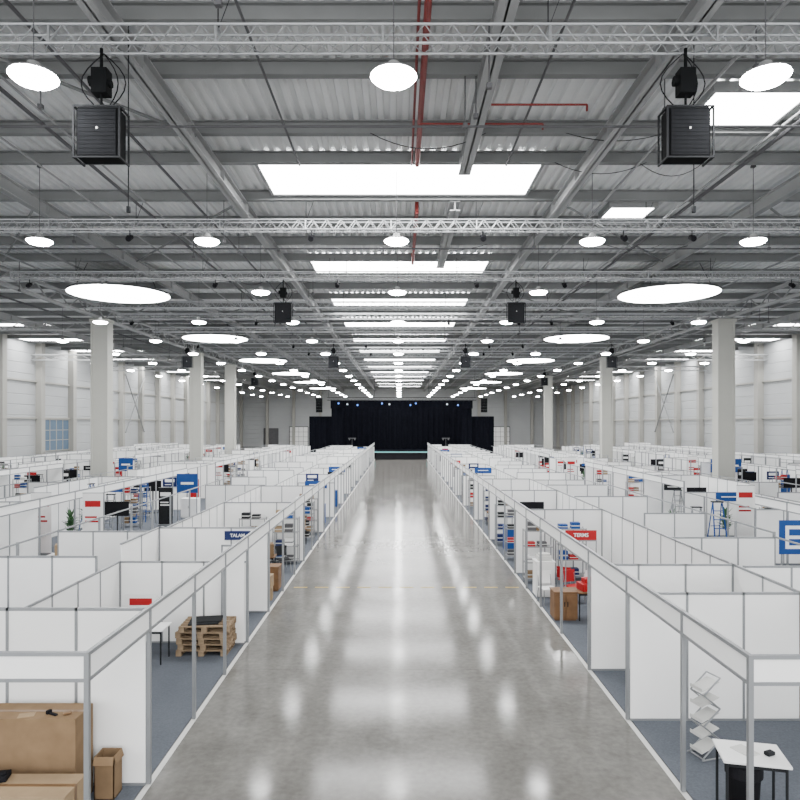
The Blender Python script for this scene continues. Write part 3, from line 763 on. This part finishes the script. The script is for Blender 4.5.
# near left boxes
carton('cardboard_box', 1.3, 0.50, 1.22, M_CARD, (-4.90, 8.90, GZ), 0.0, label='large plain brown cardboard carton')
carton('cardboard_box', 1.35, 0.54, 0.60, M_CARDL, (-4.70, 8.20, GZ), 0.0, label='low wide light brown cardboard carton')
carton('cardboard_box', 0.27, 0.26, 0.58, M_CARD, (-4.0, 9.06, GZ), 0.0, openf=True, label='small open cardboard box beside the large carton')
b = MB(); b.box(-0.16, 0.16, -0.1, 0.1, 0, 0.07); b.box(-0.03, 0.03, -0.14, -0.1, 0.02, 0.05); b.tube((0.1, -0.02, 0.07), (0.1, -0.02, 0.1), 0.05, 10)
o = ob('tool_case', b.mesh('tool_case', [M_BLACK]), (-5.1, 8.32, 0.616), None, 0.2); bevel(o, 0.01); tag(o, 'small black case lying on the low carton', 'case')
zt = GZ+1.222
b = MB(); b.tube((-.05, 0, .025), (.05, 0, .025), .025, 12); o = ob('tape_roll', b.mesh('tape_roll', [M_TAPE]), (-4.42, 8.78, zt), None, .5); tag(o, 'brown roll of packing tape on the large carton', 'tape roll')
b = MB(); b.box(-.02, .02, -.09, .09, 0, .025); b.box(-.035, .035, .05, .09, 0, .05); o = ob('tape_dispenser', b.mesh('tape_dispenser', [M_BLACK]), (-4.62, 8.78, zt), None, 1.1); bevel(o, .006); tag(o, 'black tape dispenser lying on the large carton', 'tape dispenser')
b = MB(); b.box(-.1, .1, -.07, .07, 0, .006); o = ob('folded_paper', b.mesh('folded_paper', [M_CARDL]), (-4.95, 8.76, zt), None, .3); tag(o, 'folded brown paper lying on the large carton', 'paper')
t1 = table(0.7, 0.6); t1.location = (-5.35, 14.2, GZ); t1['label'] = 'small white table with black legs'
pl = pallet(); pl.location = (-4.35, 14.84, GZ)
for i in range(1, 5): clone(pl, (-4.35+R.uniform(-.05, .05), 14.84+R.uniform(-.03, .02), GZ+0.131*i), R.uniform(-.05, .05))
b = MB(); b.box(-0.35, 0.3, -0.3, 0.3, 0, 0.03); b.box(-0.2, 0.35, -0.2, 0.25, 0.03, 0.05)
tag(ob('cardboard_sheets', b.mesh('sheets', [M_DGREY]), (-4.35, 14.84, 0.668), None, 0.15), 'dark flat sheets lying on the pallet stack', 'sheet material')
sg_ = sign(0.75, 0.5, 0.65, M_WHITE, M_RED, 'poster', 'white poster with red band on the booth wall', 'poster'); sg_.location = (-6.0, 15.31, 0)
c1 = cabinet(0.6, 0.5, 0.75, M_WOOD, 'brown wooden cabinet beside the aisle'); c1.location = (-3.98, 20.3, GZ)
shelf1 = shelf(); shelf1.location = (-4.12, 24.0, GZ)
bs = brochure(); bs.location = (4.70, 10.15, GZ); bs.rotation_euler = (0, 0, 0.3)
tb = table(0.78, 0.6, 0.90, label='tall white topped side table with papers'); tb.location = (4.48, 8.42, GZ); tb.rotation_euler = (0, 0, -0.22)
bn = bin_(); bn.location = (4.38, 8.40, GZ)
b = MB(); b.box(-0.1, 0.1, -0.14, 0.14, 0, 0.012); o = ob('brochure_pile', b.mesh('brochure', [M_STRIPE]), (4.42, 8.45, 0.912), None, 0.4); tag(o, 'pale brochures lying on the side table', 'brochure')
b = MB(); b.box(-0.06, 0.06, -0.04, 0.04, 0, 0.05); o = ob('stapler', b.mesh('stapler', [M_DGREY]), (4.68, 8.35, 0.912), None, 0.4); bevel(o, 0.01); tag(o, 'small dark stapler on the side table', 'stapler')
t2 = table(0.8, 0.6, 0.74, M_WOOD, label='brown wooden table with dark legs'); t2.location = (5.0, 17.3, GZ)
pr = cabinet(0.55, 0.5, 1.05, M_WHITE, 'white office machine cabinet', 'office_machine'); pr.location = (4.28, 19.6, GZ)
ch = chair(); ch.location = (5.0, 18.9, GZ); ch.rotation_euler = (0, 0, 0.4)
chw = chair(M_WHITE, 'white plastic seat chair with chrome legs'); chw.location = (4.2, 18.7, GZ); chw.rotation_euler = (0, 0, 0.2)
chb = chair(M_DGREY, 'black seat chair with chrome legs'); chb.location = (-5.7, 13.2, GZ); chb.rotation_euler = (0, 0, 2.0)
lad = ladder(); lad.location = (11.7, 26.0, GZ)
ladb = ladder(M_BLUE, 2.2, 'blue step ladder standing open'); ladb.location = (11.75, 24.4, GZ)
pt = plant(); pt.location = (11.1, 26.9, GZ)
mo = monitor(); mo.location = (-11.8, 27.6, GZ)
rb = rollup(M_BLUE, M_WHITE, 'blue roll up banner with white print', 1.8, .6); rb.location = (5.5, 25.2, GZ)
rr_ = rollup(M_WHITE, M_RED, 'white roll up banner with red print', 2.4); rr_.location = (-11.9, 25.6, GZ)
rr2 = rollup(M_RED, M_WHITE, 'red roll up banner with white print', 1.5, .6); rr2.location = (-5.6, 28.6, GZ)
rbk = rollup(M_DGREY, M_WHITE, 'dark grey roll up banner with white print', 1.9, .7); rbk.location = (-11.7, 33, GZ)
crt = carton('cardboard_box', 0.5, 0.4, 0.35, M_CARDL, (-11.6, 24.0, GZ), 0.3)
crd = carton('cardboard_box', 0.45, 0.4, 0.4, M_CARD, (-4.6, 19.4, GZ), 0.2)
blu = cabinet(0.8, 0.5, 1.0, M_BLUE, 'blue reception counter with doors', 'reception_counter'); blu.location = (4.6, 26.6, GZ)
ctr = cabinet(0.9, 0.5, 1.05, M_WHITE, 'white reception counter with doors', 'reception_counter'); ctr.location = (-11.4, 36, GZ)
nb = 0
gm = []
for m_ in (M_CARD, M_BLUE, M_RED, M_WHITE, M_DGREY, M_CARDL, M_NAVY, M_CARD, M_MGREY):
    for hh in (.14, .2, .28):
        b = MB(); b.box(-0.14, 0.14, -0.12, 0.12, 0, hh); b.box(-.142, .142, -.122, .122, hh*.4, hh*.55, 1)
        gm.append(b.mesh('storage_box', [m_, M_STRIPE if m_ is not M_WHITE else M_MGREY]))
def goods(x, y, z):
    global nb
    for jx in (-0.26, 0.08):
        o = ob('storage_box', R.choice(gm), (x+jx+R.uniform(-.02, .06), y, z))
        tag(o, 'small storage box on the shelving rack', 'box', 'boxes on the shelving racks'); nb += 1
def stock(x, y):
    for i in range(4): goods(x, y, GZ+0.176+1.5*i/3)
stock(-4.12, 24.0)
# right side open store
clone(c1, (4.3, 17.3, GZ), 0, 'brown wooden cabinet standing at the aisle edge')
clone(ch, (5.0, 16.4, GZ), -0.5); clone(ch, (5.65, 16.7, GZ), 0.8); clone(ch, (5.0, 19.8, GZ), 2.6); clone(chw, (5.6, 19.3, GZ), 2.9)
b = MB(); b.box(-.25, .25, -.2, .2, 0, .2); b.box(-.15, .15, -.12, .12, .2, .32)
mec = b.mesh('equipment_case', [M_RED])
for (lx, ly, lz, lr) in ((4.95, 17.3, 0.752, .2), (5.75, 18.85, GZ, -.3)):
    o = ob('equipment_case', mec, (lx, ly, lz), None, lr); bevel(o, .02); tag(o, 'red plastic equipment case with raised lid', 'case', 'red equipment cases')
b = MB(); b.box(-.2, .2, -.18, .18, 0, .14); b.box(-.16, .16, -.14, .14, .14, .2); b.box(-.14, .1, -.2, -.18, .05, .1)
tag(ob('desktop_printer', b.mesh('desktop_printer', [M_STRIPE]), (4.28, 19.6, 1.062)), 'pale grey printer on the white machine cabinet', 'printer')
clone(shelf1, (4.45, 21.2, GZ), 0); stock(4.45, 21.2)
clone(shelf1, (5.6, 21.6, GZ), 0); stock(5.6, 21.6)
clone(shelf1, (4.45, 24.8, GZ), 0); stock(4.45, 24.8); clone(blu, (4.5, 23.4, GZ), 0); clone(crt, (4.3, 22.9, GZ), .2); clone(t2, (5.5, 23.6, GZ), 0); clone(crd, (5.5, 23.6, .753), .2)
clone(shelf1, (4.5, 27.8, GZ), 0); clone(mo, (5.5, 27.5, GZ), 0); stock(4.5, 27.8)
# left side open store
clone(crt, (-3.95, 19.2, GZ), .1); clone(crt, (-3.95, 19.2, GZ+.353), -.05); clone(c1, (-4.7, 20.6, GZ), 0, 'brown wooden cabinet beside another cabinet')
clone(t2, (-4.5, 21.8, GZ), .05); clone(crd, (-4.4, 21.8, .753), .3); clone(chb, (-4.0, 22.7, GZ), .5); clone(shelf1, (-5.3, 23.9, GZ), 0); stock(-5.3, 23.9)
clone(mo, (-5.5, 19.9, GZ), 0)
clone(crd, (-3.95, 25.4, GZ), .1); clone(crd, (-3.95, 25.4, GZ+.403), .0); clone(crt, (-3.95, 25.4, GZ+.806), .2); clone(lad, (-4.6, 26.4, GZ), .3); clone(t2, (-4.3, 27.6, GZ), 0); clone(crt, (-4.2, 27.6, .753), .2)
clone(shelf1, (-4.2, 28.9, GZ), 0); stock(-4.2, 28.9); clone(shelf1, (-4.2, 30.3, GZ), 0); clone(blu, (-5.4, 29.8, GZ), 0); stock(-4.2, 30.3)
clone(t1, (-11.2, 22.0, GZ), 0.1, 'white folding table with dark metal legs', (1.4, 1, 1)); clone(chb, (-11.6, 21.2, GZ), 3.0); clone(crt, (-11.2, 22.0, .753), .4)
s2 = sign(0.86, 0.27, 1.9, M_RED, label='red sign board with white lettering on a frame', txt='TERMS')
b = MB(); b.box(-.43, .43, -0.02, .02, 1.87, 1.9); b.box(-.43, -.41, -.02, .02, 0.012, 1.9); b.box(.41, .43, -.02, .02, 0.012, 1.9); ob('support_frame', b.mesh('support_frame', [M_ALU]), (0,0,0), s2)
s2.location = (5.0, 18.2, 0)
s3 = sign(0.70, 0.24, 1.98, M_NAVY, label='dark blue sign board with white lettering', txt='TALAM'); s3.location = (-4.36, 17.76, 0)
def stand_legs(s_, xx, z):
    for sx in (-1, 1):
        b = MB(); b.box(sx*xx-0.02, sx*xx+0.02, -0.02, 0.02, GZ, z); b.box(sx*xx-0.02, sx*xx+0.02, -0.2, 0.2, GZ, GZ+0.02); ob('leg', b.mesh('leg', [M_ALU]), (0,0,0), s_)
s4 = sign(1.25, 0.98, 1.35, M_BLUE, style='bars', label='large blue advertising board with white bars on legs', name='advertising_board'); s4.location = (11.55, 19.0, 0); stand_legs(s4, 0.55, 1.35)
eb = [t for t in interiors if t[5] == 'E' and t[2] > 0 and t[1] <= 44 < t[1]+t[3]][0]
q = sign(1.1, 1.0, 1.5, M_BLUE, style='line', label='blue advertising board with white line on legs', name='advertising_board'); q.location = (eb[0]+.8, eb[1]+eb[3]-1.0, 0); stand_legs(q, 0.5, 1.5)
clone(q, (eb[0]+2.1, eb[1]+eb[3]-.8, 0)); clone(q, (-20.95, 50.5, 0)); clone(q, (-11.1, 34.5, 0))
K = [(t1, 'white folding table with dark metal legs'), (chb, None), (chw, None), (crt, None), (crd, None), (crd, None), (shelf1, None), (shelf1, None), (shelf1, None), (c1, 'brown wooden cabinet in the booth'),
     (mo, None), (blu, None), (lad, None), (rb, None), (ctr, None), (t2, None), (rbk, None)]
KT = [(shelf1, None), (shelf1, None), (shelf1, None), (shelf1, None), (mo, None), (mo, None), (lad, None), (ladb, None), (rb, None), (rr_, None), (rr2, None), (pt, None), (rbk, None)]
nsg = 0; placed = 0
srcs = [sign(1.2, .4, 1.6, M_BLUE, M_WHITE, 'line', 'blue sign board with white line on a booth wall'), sign(.9, .6, 1.4, M_WHITE, M_RED, 'poster', 'white poster with red print on a booth wall', 'poster'),
        sign(.9, .35, 1.6, M_DGREY, M_WHITE, 'line', 'dark sign board with white line on a booth wall'), sign(.8, .55, 1.4, M_NAVY, M_WHITE, 'poster', 'navy poster with white print on a booth wall', 'poster'),
        sign(.8, .3, 1.6, M_RED, M_WHITE, 'line', 'red sign board with white line on a booth wall')]
used = set()
for (xf, y, d, L, D, row) in interiors:
    if abs(xf)*F/y > 440 or y > 88 or row in 'XFB': continue
    n = {'A': 6, 'C': 5, 'D': 0, 'E': 5, 'G': 3}[row]
    yy = y+0.6
    for i in range(n):
        if yy > y+L-0.6: break
        src, lab = R.choice(K if row == 'A' else KT)
        rot = 0 if src in (shelf1, rb, rr_, rr2, mo, rbk) else R.choice([0, 0, 3.14, 1.57])+R.uniform(-.06, .06)
        off = R.uniform(.55, .9) if row == 'A' else R.choice([.8, 1.5, 2.2])+R.uniform(-.1, .1)
        c = clone(src, (xf+d*off, yy, GZ), rot, lab)
        if src is t1 and R.random() < .6: clone(crt, (c.location.x, c.location.y, GZ+0.742), R.uniform(-.4, .4), 'closed cardboard carton standing on a table', (.6, .6, .6))
        if src is crt: clone(crt, (c.location.x, c.location.y, GZ+0.353), R.uniform(-.1, .1)+rot)
        if src is shelf1 and y < 60: stock(c.location.x, c.location.y)
        placed += 1; yy += 1.05
    if R.random() < 0.6 and row in 'ACE' and nsg < 70:
        si = R.choice([0, 0, 1, 2, 3, 4])
        loc = (xf+d*R.choice([1.0, 1.5, 2.0]), y+L-0.10, 0)
        if si in used: clone(srcs[si], loc)
        else: srcs[si].location = loc; used.add(si)
        nsg += 1

# ------------------------------------------------------------------ stage
SX = 0.3
st = empty('stage_platform', (SX, 98.0, 0))
b = MB(); b.box(-10.6, 10.6, 0, 9.0, 0, 1.0); ob('deck', b.mesh('deck', [M_CURT]), (0,0,0), st)
b = MB(); b.box(-10.6, 10.6, -0.03, 0, 0.86, 1.0); ob('edge_reflection', b.mesh('edge', [M_CYAN]), (0,0,0), st)  # glowing strip stands in for cyan light reflected off the stage front
b = MB()
for i in range(3): b.box(-1.2, 1.2, -0.9+i*0.3, -0.6+i*0.3, 0, 0.25*(i+1))
ob('steps', b.mesh('steps', [M_CURT]), (0,0,0), st)
tag(st, 'black raised stage platform with cyan reflections painted along the front edge', 'stage')
def curtain(x0, x1, y, z0, z1, lab, amp=0.12):
    b = MB(); n = int(abs(x1-x0)/0.15)
    for i in range(n+1):
        xx = (x1-x0)*i/n; yy = amp*math.sin(i*1.1)
        b.v += [(xx, yy, 0), (xx, yy, z1-z0)]
    for i in range(n): b.f.append((2*i, 2*i+2, 2*i+3, 2*i+1)); b.m.append(0)
    return tag(ob('stage_curtain', b.mesh('stage_curtain', [M_CURT], True), (x0, y, z0)), lab, 'curtain')
curtain(-10.8, 11.4, 107.3, 0.0, 8.9, 'black pleated backdrop curtain behind the stage')
curtain(-10.2, -8.6, 98.8, 1.0, 8.4, 'narrow black pleated side curtain'); curtain(9.2, 10.8, 98.8, 1.0, 8.4, 'narrow black pleated side curtain')
curtain(-10.3, 10.9, 98.5, 7.4, 8.6, 'black pleated header curtain above the stage', 0.06)
for x0, x1 in ((-13.6, -10.25), (10.85, 14.2)):
    curtain(x0, x1, 99.4, 0.0, 6.2, 'black pleated masking drape beside the stage')
    t = MB(); t.tube((0, 0, 0), (x1-x0, 0, 0), .04, 6); t.tube((0, 0, -6.2), (0, 0, 0), .04, 6); t.tube((x1-x0, 0, -6.2), (x1-x0, 0, 0), .04, 6)
    tag(ob('drape_frame', t.mesh('drape_frame', [M_DGREY]), (x0, 99.6, 6.22)), 'dark tube frame holding the masking drape', 'frame', 'drape frames')
for x in (-11.9, 12.5):
    r = empty('line_array_speaker', (x, 97.6, 8.9)); b = MB()
    for i in range(5): b.box(-.45, .45, -.3+.04*i, .3, -i*.42-.40, -i*.42)
    ob('cabinet', b.mesh('cabinet', [M_SPK]), (0,0,0), r); b = MB(); b.tube((0,0,0), (0,0,4.35), .03, 5); ob('hanging_cable', b.mesh('cable', [M_DGREY]), (0,0,0), r)
    tag(r, 'slim black line array loudspeaker hanging beside the stage', 'loudspeaker', 'line arrays')
tf = MB()
for a in (-.2, .2):
    for c in (0, .4): tf.tube((-11.0, a, c), (11.0, a, c), 0.03, 5)
for i in range(43):
    tf.tube((-10.9+i*.5, -.2, 0), (-10.65+i*.5, -.2, .4), .015, 4); tf.tube((-10.65+i*.5, -.2, .4), (-10.4+i*.5, -.2, 0), .015, 4)
for x in (-10.8, -4, 4, 10.8): tf.tube((x, 0, 0.4), (x, 0, 4.65), 0.02, 5)
tag(ob('stage_truss', tf.mesh('stage_truss', [M_DGREY]), (SX, 97.6, 8.62)), 'dark truss carrying spotlights above the stage', 'truss')
for i, x in enumerate([-9.0, -7.7, -6.2, -2.6, -1.5, 1.6, 2.4, 7.0, 8.6]):
    r = empty('stage_spotlight', (x, 97.4, 8.55+(i % 3)*-0.12))
    b = MB(); b.tube((0, 0.15, -.3), (0, -.15, -.42), .15, 12); b.tube((0, 0, 0.05), (0, 0, -.25), .03, 6); ob('body', b.mesh('body', [M_BLACK]), (0,0,0), r)
    b = MB(); b.tube((0, -.151, -.42), (0, -.17, -.43), .11, 12); ob('lens', b.mesh('lens', [M_BLED if i % 3 != 1 else M_WLED]), (0,0,0), r)
    tag(r, 'small stage spotlight shining blue' if i % 3 != 1 else 'small stage spotlight shining white', 'spotlight', 'stage spotlights')
r = empty('control_desk', (0.2, 95, 0)); b = MB(); b.box(-3.6, 3.6, -0.5, 0.5, 0, 0.9); ob('body', b.mesh('body', [M_BLACK]), (0,0,0), r)
b = MB(); b.box(-3.7, 3.7, -0.55, 0.55, 0.9, 0.96); ob('top', b.mesh('top', [M_DGREY]), (0,0,0), r); tag(r, 'long black draped desk in front of the stage', 'desk')
for x in (-7.2, 7.0):
    r = empty('light_stand', (x, 100, 1.0)); b = MB(); b.tube((0,0,0), (0,0,2.0), .03, 6)
    for a in range(3): b.tube((0,0,.5), (.5*math.cos(a*2.1), .5*math.sin(a*2.1), 0), .02, 5)
    ob('tripod', b.mesh('tripod', [M_MGREY]), (0,0,0), r)
    b = MB(); b.box(-.6, .6, -.05, .05, 1.9, 2.0); b.tube((-.4, -.1, 1.8), (-.4, .15, 1.75), .12, 8); b.tube((.4, -.1, 1.8), (.4, .15, 1.75), .12, 8)
    ob('lamp_bar', b.mesh('lamp_bar', [M_MGREY]), (0,0,0), r); tag(r, 'silver tripod light stand on the stage', 'light stand', 'stage light stands')

# ------------------------------------------------------------------ world + camera
w = bpy.data.worlds.new('World'); scene.world = w; w.use_nodes = True
bg = w.node_tree.nodes['Background']; bg.inputs['Color'].default_value = (0.98, 0.99, 1.0, 1); bg.inputs['Strength'].default_value = 4.8
cam = bpy.data.cameras.new('Camera'); co = bpy.data.objects.new('Camera', cam); COL.objects.link(co)
co.location = (0, 0, CH); co.rotation_euler = (math.radians(90), 0, 0)
cam.sensor_width = 36; cam.lens = F/800*36; cam.shift_y = 0.03; cam.shift_x = 0.0005; cam.clip_end = 500; cam.clip_start = 0.1
scene.camera = co
print('objects', len(bpy.data.objects), 'placed', placed, 'booths', len(interiors)+4, 'boxes', nb, 'signs', nsg)
